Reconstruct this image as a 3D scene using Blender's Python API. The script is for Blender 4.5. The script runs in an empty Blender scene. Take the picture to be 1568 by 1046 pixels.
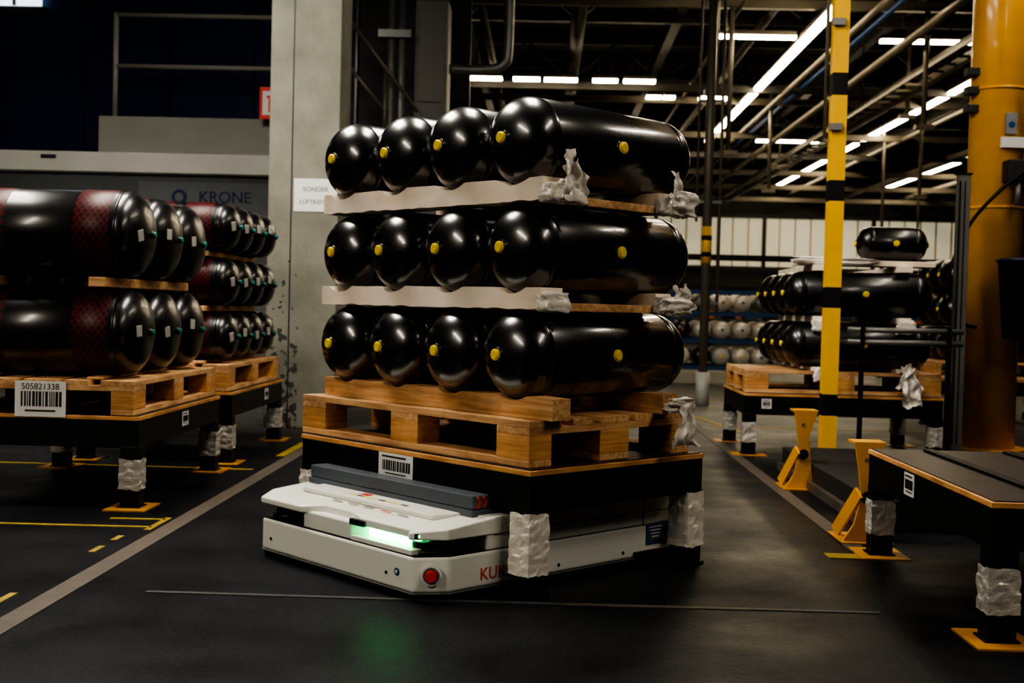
import bpy, bmesh, math, random
from mathutils import Vector, Matrix, Euler, noise
random.seed(7)
scene=bpy.context.scene
COL=scene.collection

# ------------------------------------------------------------------ materials
MATS={}
def newmat(name):
    m=bpy.data.materials.new(name);m.use_nodes=True
    nt=m.node_tree;b=nt.nodes['Principled BSDF'];MATS[name]=m
    return m,nt,b
def paint(name,col,rough=.5,metal=0,var=.12,scale=6,bump=0,coat=0,spec=.5,bscale=60,crough=.08):
    m,nt,b=newmat(name)
    N=nt.nodes;Lk=nt.links
    tc=N.new('ShaderNodeTexCoord');no=N.new('ShaderNodeTexNoise');no.inputs['Scale'].default_value=scale;no.inputs['Detail'].default_value=6
    Lk.new(tc.outputs['Object'],no.inputs['Vector'])
    mx=N.new('ShaderNodeMix');mx.data_type='RGBA'
    c=Vector(col)
    mx.inputs[6].default_value=(*(c*(1-var)),1);mx.inputs[7].default_value=(*[min(1,v*(1+var)) for v in c],1)
    Lk.new(no.outputs['Fac'],mx.inputs[0]);Lk.new(mx.outputs[2],b.inputs['Base Color'])
    mr=N.new('ShaderNodeMapRange');mr.inputs[3].default_value=max(0,rough-.06);mr.inputs[4].default_value=min(1,rough+.08)
    Lk.new(no.outputs['Fac'],mr.inputs[0]);Lk.new(mr.outputs[0],b.inputs['Roughness'])
    b.inputs['Metallic'].default_value=metal;b.inputs['Coat Weight'].default_value=coat;b.inputs['Coat Roughness'].default_value=crough
    b.inputs['Specular IOR Level'].default_value=spec
    if bump:
        n2=N.new('ShaderNodeTexNoise');n2.inputs['Scale'].default_value=bscale;n2.inputs['Detail'].default_value=4
        Lk.new(tc.outputs['Object'],n2.inputs['Vector'])
        bp=N.new('ShaderNodeBump');bp.inputs['Strength'].default_value=bump;bp.inputs['Distance'].default_value=.01
        Lk.new(n2.outputs['Fac'],bp.inputs['Height']);Lk.new(bp.outputs[0],b.inputs['Normal'])
    return m
def emis(name,col,st):
    m,nt,b=newmat(name)
    b.inputs['Base Color'].default_value=(*col,1);b.inputs['Emission Color'].default_value=(*col,1);b.inputs['Emission Strength'].default_value=st
    return m
def wood(name,c1,c2,sc=(2,40,40)):
    m,nt,b=newmat(name);N=nt.nodes;Lk=nt.links
    tc=N.new('ShaderNodeTexCoord');mp=N.new('ShaderNodeMapping');mp.inputs['Scale'].default_value=sc
    no=N.new('ShaderNodeTexNoise');no.inputs['Scale'].default_value=1;no.inputs['Detail'].default_value=5;no.inputs['Distortion'].default_value=.6
    cr=N.new('ShaderNodeValToRGB');cr.color_ramp.elements[0].position=.32;cr.color_ramp.elements[1].position=.68
    cr.color_ramp.elements[0].color=(*c1,1);cr.color_ramp.elements[1].color=(*c2,1)
    n2=N.new('ShaderNodeTexNoise');n2.inputs['Scale'].default_value=5;n2.inputs['Detail'].default_value=3
    mx=N.new('ShaderNodeMix');mx.data_type='RGBA';mx.blend_type='MULTIPLY';mx.inputs[0].default_value=.6
    cr2=N.new('ShaderNodeValToRGB');cr2.color_ramp.elements[0].position=.35;cr2.color_ramp.elements[0].color=(.45,.40,.35,1);cr2.color_ramp.elements[1].position=.55;cr2.color_ramp.elements[1].color=(1,1,1,1)
    Lk.new(tc.outputs['Object'],mp.inputs[0]);Lk.new(mp.outputs[0],no.inputs['Vector']);Lk.new(no.outputs['Fac'],cr.inputs[0])
    Lk.new(tc.outputs['Object'],n2.inputs['Vector']);Lk.new(n2.outputs['Fac'],cr2.inputs[0])
    Lk.new(cr.outputs[0],mx.inputs[6]);Lk.new(cr2.outputs[0],mx.inputs[7]);Lk.new(mx.outputs[2],b.inputs['Base Color'])
    b.inputs['Roughness'].default_value=.65
    bp=N.new('ShaderNodeBump');bp.inputs['Strength'].default_value=.3;bp.inputs['Distance'].default_value=.004
    Lk.new(no.outputs['Fac'],bp.inputs['Height']);Lk.new(bp.outputs[0],b.inputs['Normal'])
    return m

TANK=paint('tank_black',(.003,.003,.0035),.27,0,.1,4,coat=.8,spec=.9,crough=.13)
TANK2=paint('tank_black_dull',(.004,.004,.005),.32,0,.1,4,coat=.4,spec=.6,crough=.16)
YCAP=paint('yellow_cap',(.92,.66,.005),.45)
TEAL=paint('teal_cap',(.0,.20,.15),.4)
STEEL=paint('black_steel',(.006,.006,.007),.5,.1,.3,8,spec=.3)
WOODP=wood('pallet_wood',(.48,.24,.10),(.80,.50,.25),(3,45,45))
WOODB=wood('pallet_wood_cross',(.48,.24,.10),(.80,.50,.25),(45,3,45))
WOODE=wood('plywood_edge',(.50,.23,.075),(.74,.40,.16),(4,4,80))
WOODL=wood('spacer_pale',(.93,.76,.60),(.99,.88,.75),(3,14,14))
MATS['spacer_pale'].node_tree.nodes['Mix'].inputs[0].default_value=.15
WRAP=paint('plastic_wrap',(.76,.71,.64),.30,0,.25,14,bump=.5,coat=.3,bscale=22)
WRAPL=paint('leg_wrap_film',(.42,.40,.36),.30,0,.45,12,bump=.5,coat=.35,bscale=26)
ROBW=paint('robot_white',(.74,.75,.69),.38,0,.05,4,coat=.15)
ROBG=paint('robot_grey',(.085,.10,.12),.4,0,.08,6)
ROBD=paint('robot_dark',(.006,.006,.007),.4)
RED=paint('red_button',(.7,.02,.01),.3)
REDM=paint('red_mark',(.60,.06,.02),.5)
BLUE=paint('blue_screen',(.01,.08,.18),.2)
LABEL=paint('label_white',(.72,.72,.70),.5,0,.04)
LABELD=paint('label_dull',(.38,.38,.36),.5,0,.04)
INK=paint('label_ink',(.01,.01,.01),.6)
GREENE=emis('green_led',(.05,1.0,.30),12)
GREENS=emis('green_small',(.05,1,.2),3)
YEL=paint('yellow_paint',(.72,.34,.008),.38,0,.18,5,coat=.2)
YELS=paint('yellow_stripe_paint',(.85,.47,.008),.42,0,.12,9)
BLK=paint('black_paint',(.008,.008,.008),.5,spec=.3)
YTAPE=paint('yellow_tape',(.27,.19,.012),.6,0,.7,18)
GTAPE=paint('worn_tape',(.075,.060,.045),.6,0,.7,14)
WLINE=paint('pale_line',(.035,.038,.042),.55,0,.7,10)
OPLATE=paint('orange_plate',(.42,.19,.02),.5,0,.3,14)
GREY=paint('grey_metal',(.22,.22,.21),.4,.5,.15,6)
DGREY=paint('dark_metal',(.03,.03,.03),.5,.3,.2,6)
WHITEP=paint('off_white_paint',(.50,.50,.46),.55,0,.12,3)
PARA=paint('parapet_paint',(.25,.25,.22),.6,0,.15,3)
NAVY=paint('navy_wall_paint',(.005,.024,.095),.5,0,.15,2,spec=.3)
TRUSS=paint('truss_paint',(.05,.046,.04),.5,.2,.2,3)
TRUSSL=paint('pipe_paint_light',(.17,.15,.115),.42,.3,.2,3)
BLUEP=paint('blue_paint',(.02,.07,.20),.4)
BUCK=paint('bucket_blue',(.005,.016,.05),.45)
SILV=paint('tank_silver',(.70,.66,.58),.3,.2,.15,5)
ORG=paint('orange_paint',(.55,.13,.02),.45)
LAMP=emis('strip_lamp',(1.0,.84,.58),34)
UNSEEN_LAMP=emis('unseen_strip_lamp',(1.0,.90,.75),52)
ADDED_PANEL=emis('added_highlight_panel',(1.0,.93,.82),24)
DARKTOP=paint('stand_top',(.025,.019,.017),.42,0,.4,5)

def concrete():
    m,nt,b=newmat('column_concrete');N=nt.nodes;Lk=nt.links
    tc=N.new('ShaderNodeTexCoord')
    n1=N.new('ShaderNodeTexNoise');n1.inputs['Scale'].default_value=2.5;n1.inputs['Detail'].default_value=8
    n2=N.new('ShaderNodeTexNoise');n2.inputs['Scale'].default_value=16;n2.inputs['Detail'].default_value=6
    Lk.new(tc.outputs['Object'],n1.inputs['Vector']);Lk.new(tc.outputs['Object'],n2.inputs['Vector'])
    cr=N.new('ShaderNodeValToRGB');cr.color_ramp.elements[0].position=.3;cr.color_ramp.elements[1].position=.7
    cr.color_ramp.elements[0].color=(.14,.14,.11,1);cr.color_ramp.elements[1].color=(.25,.245,.20,1)
    Lk.new(n1.outputs['Fac'],cr.inputs[0])
    sx=N.new('ShaderNodeSeparateXYZ');Lk.new(tc.outputs['Object'],sx.inputs[0])
    mr=N.new('ShaderNodeMapRange');mr.inputs[1].default_value=.2;mr.inputs[2].default_value=2.0;mr.inputs[3].default_value=.50;mr.inputs[4].default_value=.26
    Lk.new(sx.outputs['Z'],mr.inputs[0])
    lt=N.new('ShaderNodeMath');lt.operation='LESS_THAN';Lk.new(n2.outputs['Fac'],lt.inputs[0]);Lk.new(mr.outputs[0],lt.inputs[1])
    ml=N.new('ShaderNodeMath');ml.operation='LESS_THAN';Lk.new(sx.outputs['X'],ml.inputs[0]);ml.inputs[1].default_value=-.02
    an=N.new('ShaderNodeMath');an.operation='MULTIPLY';Lk.new(lt.outputs[0],an.inputs[0]);Lk.new(ml.outputs[0],an.inputs[1])
    mx=N.new('ShaderNodeMix');mx.data_type='RGBA';mx.inputs[7].default_value=(.045,.042,.038,1)
    Lk.new(an.outputs[0],mx.inputs[0]);Lk.new(cr.outputs[0],mx.inputs[6]);Lk.new(mx.outputs[2],b.inputs['Base Color'])
    b.inputs['Roughness'].default_value=.75
    bp=N.new('ShaderNodeBump');bp.inputs['Strength'].default_value=.4;bp.inputs['Distance'].default_value=.01
    Lk.new(n2.outputs['Fac'],bp.inputs['Height']);Lk.new(bp.outputs[0],b.inputs['Normal'])
    return m
CONC=concrete()
def floormat():
    m,nt,b=newmat('floor_asphalt');N=nt.nodes;Lk=nt.links
    tc=N.new('ShaderNodeTexCoord')
    n1=N.new('ShaderNodeTexNoise');n1.inputs['Scale'].default_value=1.3;n1.inputs['Detail'].default_value=9;n1.inputs['Roughness'].default_value=.65
    n2=N.new('ShaderNodeTexNoise');n2.inputs['Scale'].default_value=38;n2.inputs['Detail'].default_value=6
    Lk.new(tc.outputs['Object'],n1.inputs['Vector']);Lk.new(tc.outputs['Object'],n2.inputs['Vector'])
    cr=N.new('ShaderNodeValToRGB');e=cr.color_ramp.elements
    e[0].position=.36;e[0].color=(.0022,.0029,.0052,1);e[1].position=.68;e[1].color=(.0092,.0102,.0135,1)
    Lk.new(n1.outputs['Fac'],cr.inputs[0])
    cr2=N.new('ShaderNodeValToRGB');e=cr2.color_ramp.elements;e[0].position=.35;e[0].color=(.6,.6,.6,1);e[1].position=.75;e[1].color=(1.6,1.55,1.5,1)
    Lk.new(n2.outputs['Fac'],cr2.inputs[0])
    mx=N.new('ShaderNodeMix');mx.data_type='RGBA';mx.blend_type='MULTIPLY';mx.inputs[0].default_value=1
    Lk.new(cr.outputs[0],mx.inputs[6]);Lk.new(cr2.outputs[0],mx.inputs[7])
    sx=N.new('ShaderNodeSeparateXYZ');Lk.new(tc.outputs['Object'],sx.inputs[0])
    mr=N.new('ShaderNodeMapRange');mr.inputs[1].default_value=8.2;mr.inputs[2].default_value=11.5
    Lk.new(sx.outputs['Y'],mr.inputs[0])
    m2=N.new('ShaderNodeMix');m2.data_type='RGBA';m2.inputs[7].default_value=(.13,.125,.11,1)  # paler concrete towards the back, with far-window reflections put into the colour
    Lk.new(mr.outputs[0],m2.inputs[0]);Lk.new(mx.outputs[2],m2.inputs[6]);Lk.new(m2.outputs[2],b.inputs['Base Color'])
    rr=N.new('ShaderNodeMapRange');rr.inputs[1].default_value=.3;rr.inputs[2].default_value=.7;rr.inputs[3].default_value=.34;rr.inputs[4].default_value=.64;Lk.new(n1.outputs['Fac'],rr.inputs[0]);Lk.new(rr.outputs[0],b.inputs['Roughness'])
    b.inputs['Specular IOR Level'].default_value=.17
    bp=N.new('ShaderNodeBump');bp.inputs['Strength'].default_value=.35;bp.inputs['Distance'].default_value=.004
    Lk.new(n2.outputs['Fac'],bp.inputs['Height']);Lk.new(bp.outputs[0],b.inputs['Normal'])
    return m
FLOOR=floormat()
def netmat():
    m,nt,b=newmat('red_net_sleeve');N=nt.nodes;Lk=nt.links
    tc=N.new('ShaderNodeTexCoord')
    sx=N.new('ShaderNodeSeparateXYZ');Lk.new(tc.outputs['Object'],sx.inputs[0])
    at=N.new('ShaderNodeMath');at.operation='ARCTAN2';Lk.new(sx.outputs['X'],at.inputs[0]);Lk.new(sx.outputs['Z'],at.inputs[1])
    def diag(sgn):
        a=N.new('ShaderNodeMath');a.operation='MULTIPLY';a.inputs[1].default_value=30*sgn;Lk.new(at.outputs[0],a.inputs[0])
        y=N.new('ShaderNodeMath');y.operation='MULTIPLY_ADD';y.inputs[1].default_value=190;Lk.new(sx.outputs['Y'],y.inputs[0]);Lk.new(a.outputs[0],y.inputs[2])
        s=N.new('ShaderNodeMath');s.operation='SINE';Lk.new(y.outputs[0],s.inputs[0]);return s
    s1=diag(1);s2=diag(-1)
    mxx=N.new('ShaderNodeMath');mxx.operation='MAXIMUM';Lk.new(s1.outputs[0],mxx.inputs[0]);Lk.new(s2.outputs[0],mxx.inputs[1])
    gt=N.new('ShaderNodeMath');gt.operation='GREATER_THAN';gt.inputs[1].default_value=.45;Lk.new(mxx.outputs[0],gt.inputs[0])
    mx=N.new('ShaderNodeMix');mx.data_type='RGBA';mx.inputs[6].default_value=(.010,.003,.003,1);mx.inputs[7].default_value=(.085,.006,.008,1)
    Lk.new(gt.outputs[0],mx.inputs[0]);Lk.new(mx.outputs[2],b.inputs['Base Color']);b.inputs['Roughness'].default_value=.42;b.inputs['Specular IOR Level'].default_value=.3
    return m
NET=netmat()
def glazing():
    m,nt,b=newmat('translucent_glazing');N=nt.nodes;Lk=nt.links
    tc=N.new('ShaderNodeTexCoord');wv=N.new('ShaderNodeTexNoise');wv.inputs['Scale'].default_value=.35
    Lk.new(tc.outputs['Object'],wv.inputs['Vector'])
    cr=N.new('ShaderNodeValToRGB');cr.color_ramp.elements[0].color=(.58,.52,.34,1);cr.color_ramp.elements[1].color=(1,.92,.66,1)
    Lk.new(wv.outputs['Fac'],cr.inputs[0]);Lk.new(cr.outputs[0],b.inputs['Emission Color']);b.inputs['Emission Strength'].default_value=.34
    b.inputs['Base Color'].default_value=(.6,.58,.5,1)
    return m
GLAZ=glazing()
CREAM=paint('glazing_rib',(.62,.56,.40),.5)

# ------------------------------------------------------------------ mesh builder
class MB:
    def __init__(s,name):
        s.name=name;s.bm=bmesh.new();s.mats=[]
    def mi(s,m):
        if m not in s.mats:s.mats.append(m)
        return s.mats.index(m)
    def merge(s,tb,mat,smooth=False,M=None):
        if M is not None: bmesh.ops.transform(tb,matrix=M,verts=tb.verts)
        i=s.mi(mat) if mat is not None else None
        for f in tb.faces:
            if i is not None:f.material_index=i
            f.smooth=smooth
        me=bpy.data.meshes.new('tmp');tb.to_mesh(me);tb.free();s.bm.from_mesh(me);bpy.data.meshes.remove(me)
    def box(s,c,size,mat,bev=0,rot=None,M=None):
        tb=bmesh.new();bmesh.ops.create_cube(tb,size=1)
        bmesh.ops.scale(tb,vec=size,verts=tb.verts)
        if bev: bmesh.ops.bevel(tb,geom=tb.edges[:],offset=bev,segments=2,affect='EDGES',profile=.6)
        T=Matrix.Translation(c)
        if rot is not None:T=T@Euler(rot).to_matrix().to_4x4()
        if M is not None:T=M@T
        s.merge(tb,mat,False,T)
    def bb(s,lo,hi,mat,bev=0):
        lo=Vector(lo);hi=Vector(hi);s.box((lo+hi)/2,[abs(v) for v in (hi-lo)],mat,bev)
    def beam(s,p,q,w,h,mat):
        p=Vector(p);q=Vector(q);d=q-p;L=d.length
        R=d.to_track_quat('Y','Z').to_matrix().to_4x4()
        tb=bmesh.new();bmesh.ops.create_cube(tb,size=1);bmesh.ops.scale(tb,vec=(w,L,h),verts=tb.verts)
        s.merge(tb,mat,False,Matrix.Translation((p+q)/2)@R)
    def cyl(s,p,q,r,mat,seg=20,r2=None,smooth=True):
        p=Vector(p);q=Vector(q);d=q-p
        tb=bmesh.new();bmesh.ops.create_cone(tb,cap_ends=True,segments=seg,radius1=r,radius2=r if r2 is None else r2,depth=d.length)
        R=d.to_track_quat('Z','Y').to_matrix().to_4x4()
        i=s.mi(mat)
        bmesh.ops.transform(tb,matrix=Matrix.Translation((p+q)/2)@R,verts=tb.verts)
        for f in tb.faces: f.material_index=i;f.smooth=smooth and len(f.verts)==4
        me=bpy.data.meshes.new('tmp');tb.to_mesh(me);tb.free();s.bm.from_mesh(me);bpy.data.meshes.remove(me)
    def lathe(s,prof,M,seg=40,smooth=True):
        tb=bmesh.new();rings=[]
        for r,y,_ in prof:
            if r<1e-6: rings.append([tb.verts.new((0,y,0))])
            else: rings.append([tb.verts.new((r*math.cos(2*math.pi*k/seg),y,r*math.sin(2*math.pi*k/seg))) for k in range(seg)])
        for j in range(len(rings)-1):
            a,b=rings[j],rings[j+1];i=s.mi(prof[j][2])
            for k in range(seg):
                k2=(k+1)%seg
                if len(a)==1 and len(b)==1: continue
                if len(a)==1: f=tb.faces.new((a[0],b[k2],b[k]))
                elif len(b)==1: f=tb.faces.new((a[k],a[k2],b[0]))
                else: f=tb.faces.new((a[k],a[k2],b[k2],b[k]))
                f.material_index=i
        bmesh.ops.recalc_face_normals(tb,faces=tb.faces)
        s.merge(tb,None,smooth,M)
    def prism(s,pts,z0,z1,mat,bev=0,M=None):
        tb=bmesh.new();n=len(pts)
        lo=[tb.verts.new((p[0],p[1],z0)) for p in pts]
        hi=[tb.verts.new((p[0],p[1],z1(p) if callable(z1) else z1)) for p in pts]
        tb.faces.new(lo[::-1]);tb.faces.new(hi)
        for k in range(n): tb.faces.new((lo[k],lo[(k+1)%n],hi[(k+1)%n],hi[k]))
        bmesh.ops.recalc_face_normals(tb,faces=tb.faces)
        if bev: bmesh.ops.bevel(tb,geom=tb.edges[:],offset=bev,segments=3,affect='EDGES',profile=.5)
        s.merge(tb,mat,False,M)
    def tube(s,pts,r,mat,seg=10,res=6):
        P=[Vector(p) for p in pts]
        out=[]
        for i in range(len(P)-1):
            p0=P[max(i-1,0)];p1=P[i];p2=P[i+1];p3=P[min(i+2,len(P)-1)]
            for k in range(res):
                t=k/res
                out.append(.5*((2*p1)+(p2-p0)*t+(2*p0-5*p1+4*p2-p3)*t*t+(3*p1-p0-3*p2+p3)*t**3))
        out.append(P[-1])
        tb=bmesh.new();rings=[];nrm=None
        for i,p in enumerate(out):
            d=(out[min(i+1,len(out)-1)]-out[max(i-1,0)]).normalized()
            if nrm is None:
                nrm=d.orthogonal().normalized()
            nrm=(nrm-d*nrm.dot(d)).normalized();b=d.cross(nrm)
            rings.append([tb.verts.new(p+(nrm*math.cos(2*math.pi*k/seg)+b*math.sin(2*math.pi*k/seg))*r) for k in range(seg)])
        for a,b in zip(rings,rings[1:]):
            for k in range(seg): tb.faces.new((a[k],a[(k+1)%seg],b[(k+1)%seg],b[k]))
        tb.faces.new(rings[0][::-1]);tb.faces.new(rings[-1])
        s.merge(tb,mat,True)
    def crumple(s,c,size,mat,seed=0,amt=.35):
        tb=bmesh.new();bmesh.ops.create_cube(tb,size=2)
        bmesh.ops.subdivide_edges(tb,edges=tb.edges[:],cuts=15,use_grid_fill=True)
        for v in tb.verts:
            c0=v.co.copy()
            q=c0*.62+c0.normalized()*.38
            n=noise.noise(q*1.1+Vector((seed,0,0)))*amt*1.0
            n+=(.5-abs(noise.noise(q*2.2+Vector((0,seed,3)))))*amt*.5
            q=q*(1+n)
            q.x+=noise.noise(Vector((q.z*1.5,seed,0)))*amt*.9
            q.y+=noise.noise(Vector((q.z*2.2,seed,5)))*amt*.5
            v.co=Vector((q.x*size[0]/2,q.y*size[1]/2,q.z*size[2]/2))
        s.merge(tb,mat,True,Matrix.Translation(c))
    def sheet(s,c,w,h,mat,seed=0,rotz=0,fold=.03,n=22):
        """thin crinkled film flap: local x width, z height (taper to the top), folded in y"""
        tb=bmesh.new();g=[]
        for i in range(n+1):
            row=[]
            for j in range(n+1):
                x=(j/n-.5)*w;t=i/n;z=(t-.5)*h
                k=1-.55*t+noise.noise(Vector((t*3,seed,1)))*.25
                y=noise.noise(Vector((x*28,z*16,seed)))*fold+abs(noise.noise(Vector((x*60,z*30,seed+5))))*fold*.7
                row.append(tb.verts.new((x*k+noise.noise(Vector((t*2.5,seed,7)))*w*.3,y,z+noise.noise(Vector((x*22,seed,2)))*h*.28*abs(t-.5)*2)))
            g.append(row)
        for a,b in zip(g,g[1:]):
            for j in range(n): tb.faces.new((a[j],a[j+1],b[j+1],b[j]))
        s.merge(tb,mat,True,Matrix.Translation(c)@Matrix.Rotation(rotz,4,'Z'))
    def text(s,txt,size,M,mat,ext=.001):
        c=bpy.data.curves.new('t','FONT');c.body=txt;c.size=size;c.align_x='CENTER';c.align_y='CENTER';c.extrude=ext
        o=bpy.data.objects.new('t',c);COL.objects.link(o)
        bpy.context.view_layer.update()
        me=bpy.data.meshes.new_from_object(o);bpy.data.objects.remove(o)
        tb=bmesh.new();tb.from_mesh(me);s.merge(tb,mat,False,M)
        bpy.data.meshes.remove(me)
    def label(s,M,w,h,bars=True,seed=1,txt=None):
        s.box((0,0,0),(w,.002,h),LABEL,0,None,M)
        rd=random.Random(seed)
        if bars:
            x=-w*.38
            while x<w*.38:
                bw=rd.choice([.004,.007,.010])*w/.2
                s.box((x+bw/2,-.0015,h*.0),(bw,.001,h*.42),INK,0,None,M);x+=bw+rd.choice([.004,.006])*w/.2
            s.box((0,-.0015,-h*.33),(w*.6,.001,h*.05),INK,0,None,M)
            if txt: s.text(txt,h*.24,M@Matrix.Translation((0,-.0015,h*.34))@Matrix.Rotation(math.pi/2,4,'X'),INK,.0004)
            else: s.box((-w*.05,-.0015,h*.36),(w*.7,.001,h*.07),INK,0,None,M)
    def obj(s,loc=(0,0,0),rotz=0,name=None):
        me=bpy.data.meshes.new(s.name);s.bm.to_mesh(me);s.bm.free()
        for m in s.mats: me.materials.append(m)
        o=bpy.data.objects.new(name or s.name,me);COL.objects.link(o)
        o.location=loc;o.rotation_euler=(0,0,rotz);s.me=me
        return o
def inst(me,name,loc,rot=(0,0,0)):
    o=bpy.data.objects.new(name,me);COL.objects.link(o);o.location=loc;o.rotation_euler=rot;return o

C=Vector((-.0359,4.0881,0));RZ=-math.pi/4
R4=Matrix.Translation(C)@Matrix.Rotation(RZ,4,'Z')
def Lc(u,w,z=0): return R4@Vector((-u,w,z))     # u: left-back, w: right-back
T=Matrix.Translation
MT=Matrix.Rotation(math.pi/2,4,'X')

# ------------------------------------------------------------------ room shell
X0,X1,Y0,Y1,ZC=-9.0,15.0,-7.0,39.0,6.6
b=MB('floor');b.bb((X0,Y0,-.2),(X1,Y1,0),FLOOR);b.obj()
CEIL=paint('ceiling_sheet',(.018,.017,.015),.8,0,.2,2)
b=MB('ceiling');b.bb((X0,Y0,ZC),(X1,Y1,ZC+.2),CEIL)
for i in range(24): b.bb((X0+.01,Y0+1+i*1.9,ZC-.14),(X1-.01,Y0+1.12+i*1.9,ZC),CEIL)
b.obj()
WALLP=paint('hall_wall_paint',(.035,.035,.032),.7,0,.2,1)
b=MB('wall_left');b.bb((X0-.2,Y0,0),(X0,Y1,ZC),WALLP);b.obj()
b=MB('wall_right');b.bb((X1,Y0,0),(X1+.2,Y1,ZC),WALLP);b.obj()
b=MB('wall_back');b.bb((X0,Y0-.2,0),(X1,Y0,ZC),WALLP);b.obj()
b=MB('wall_far');b.bb((X0,Y1,0),(X1,Y1+.2,ZC),WALLP);b.obj()
b=MB('window_1')
b.bb((-1,Y1-.12,2.55),(14.5,Y1-.06,4.15),GLAZ)
for i in range(32):
    x=-1+i*.5;b.bb((x-.025,Y1-.15,2.55),(x+.025,Y1-.12,4.15),CREAM)
for z in (2.5,4.18): b.bb((-1.1,Y1-.2,z-.06),(14.6,Y1-.01,z+.06),DGREY)
for x in (3.5,7.0,10.5): b.bb((x-.06,Y1-.22,2.45),(x+.06,Y1-.1,4.2),DGREY)
b.obj()

# ------------------------------------------------------------------ floor markings
def strip(b,p,q,w,mat):
    p=Vector((*p,0));q=Vector((*q,0));b.beam(p+Vector((0,0,.0015)),q+Vector((0,0,.0015)),w,.003,mat)
b=MB('floor_marking_tape')
strip(b,(-1.62,3.0),(-1.62,8.6),.085,GTAPE)
strip(b,(1.37,5.1),(1.37,13.5),.08,GTAPE)
strip(b,(-1.34,4.02),(.10,4.03),.024,WLINE)
strip(b,(.10,4.03),(.72,4.045),.028,GTAPE);strip(b,(.72,4.045),(1.16,4.05),.022,WLINE)
strip(b,(-3.4,5.13),(-1.70,5.17),.030,YTAPE)
strip(b,(-3.4,7.05),(-1.72,7.05),.045,YTAPE)
for y,l in ((3.72,.22),(4.62,.12),(4.86,.10)): strip(b,(-1.76,y),(-1.76,y+l),.026,YTAPE)
strip(b,(-1.70,5.1),(-1.70,5.40),.03,YTAPE);strip(b,(-1.95,5.35),(-1.70,5.36),.03,YTAPE);strip(b,(-1.70,7.7),(-1.70,8.5),.06,YTAPE)
strip(b,(1.2,5.0),(1.45,5.0),.10,YTAPE)
strip(b,(1.5,10.6),(3.4,10.6),.06,YTAPE);strip(b,(1.75,9.8),(1.45,11.7),.06,YTAPE);strip(b,(1.2,13.8),(4.0,13.8),.07,YTAPE)
strip(b,(2.6,10.9),(2.6,15.5),.06,GTAPE)
b.obj()

# ------------------------------------------------------------------ stand
ZT=.4448;LEN=1.41;WID=.97;LG=.09
def make_stand(name,loc,rotz,labels=(),topmat=DARKTOP,plates=False,wraps=(0,1,2,3)):
    b=MB(name)
    b.bb((-LEN,0,ZT-.022),(0,WID,ZT-.004),WOODE,.002)
    b.bb((-LEN+.012,.012,ZT-.004),(-.012,WID-.012,ZT),topmat)
    h0=ZT-.155;h1=ZT-.022
    b.bb((-LEN+.004,.004,h0),(-.004,.05,h1),STEEL,.004);b.bb((-LEN+.004,WID-.05,h0),(-.004,WID-.004,h1),STEEL,.004)
    b.bb((-LEN+.004,.05,h0),(-LEN+.05,WID-.05,h1),STEEL,.004);b.bb((-.05,.05,h0),(-.004,WID-.05,h1),STEEL,.004)
    b.bb((-LEN/2-.04,.05,h0+.07),(-LEN/2+.04,WID-.05,h1),STEEL)
    k=0
    for x in (-LEN+.047,-.047):
        for y in (.047,WID-.047):
            b.bb((x-LG/2,y-LG/2,.012),(x+LG/2,y+LG/2,h0+.01),STEEL,.006)
            b.bb((x-.055,y-.055,0),(x+.055,y+.055,.012),STEEL,.003)
            if plates: b.bb((x-.12,y-.10,0),(x+.12,y+.10,.006),OPLATE)
            if k in wraps:
                tb=bmesh.new();seg=36;rows=14;za,zb=(.07,.29) if not plates else (.09,.235);rg=[]
                for j in range(rows+1):
                    z=za+(zb-za)*j/rows;ring=[]
                    for i in range(seg):
                        t=i/seg*4;sd=int(t);fr=t-sd;hw=LG/2+.004
                        cs=[(-hw,-hw),(hw,-hw),(hw,hw),(-hw,hw)];p=cs[sd];q=cs[(sd+1)%4]
                        px=p[0]+(q[0]-p[0])*fr;py=p[1]+(q[1]-p[1])*fr
                        n=noise.noise(Vector((px*30+k*7,py*30+loc[0],z*45)))*.006+abs(noise.noise(Vector((px*60,py*60,z*22+k))))*.005
                        l=math.hypot(px,py);ring.append(tb.verts.new((x+px*(1+n/l),y+py*(1+n/l),z+n*1.5)))
                    rg.append(ring)
                for r1,r2 in zip(rg,rg[1:]):
                    for i in range(seg): tb.faces.new((r1[i],r1[(i+1)%seg],r2[(i+1)%seg],r2[i]))
                b.merge(tb,WRAP if not plates else WRAPL,False)
            k+=1
    for M,w,h,sd in labels: b.label(M,w,h,True,sd)
    return b.obj(loc,rotz)
make_stand('transport_stand',C,RZ,[(T((-.75,-.001,.375)),.215,.095,3)],wraps=(0,1,2,3))

def pallet_mesh(L=1.39,W=.90,H=.163):
    b=MB('wooden_pallet')
    s=H/.144;t=.022*s;bh=.078*s
    bw,bm_,bl=.10*W/.8,.145*W/.8,.145*L/1.2
    ys=(-W/2+bw/2,0,W/2-bw/2);xs=(-L/2+bl/2,0,L/2-bl/2)
    for y in ys:
        w=bm_ if y==0 else bw
        b.bb((-L/2,y-w/2,0),(L/2,y+w/2,t),WOODP,.002)
        for x in xs:
            b.bb((x-bl/2,y-w/2,t),(x+bl/2,y+w/2,t+bh),WOODE,.003)
    for x in xs: b.bb((x-bl/2,-W/2,t+bh),(x+bl/2,W/2,2*t+bh),WOODB,.002)
    tw=[(-W/2,.145),(-W/2+.197*W/.8,.10),(-.0725*W/.8,.145),(W/2-(.297)*W/.8,.10),(W/2-.145*W/.8,.145)]
    for y0,w in tw: b.bb((-L/2,y0,2*t+bh),(L/2,y0+w*W/.8,H),WOODP,.002)
    me=bpy.data.meshes.new('wooden_pallet');b.bm.to_mesh(me);b.bm.free()
    for m in b.mats: me.materials.append(m)
    return me
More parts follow.
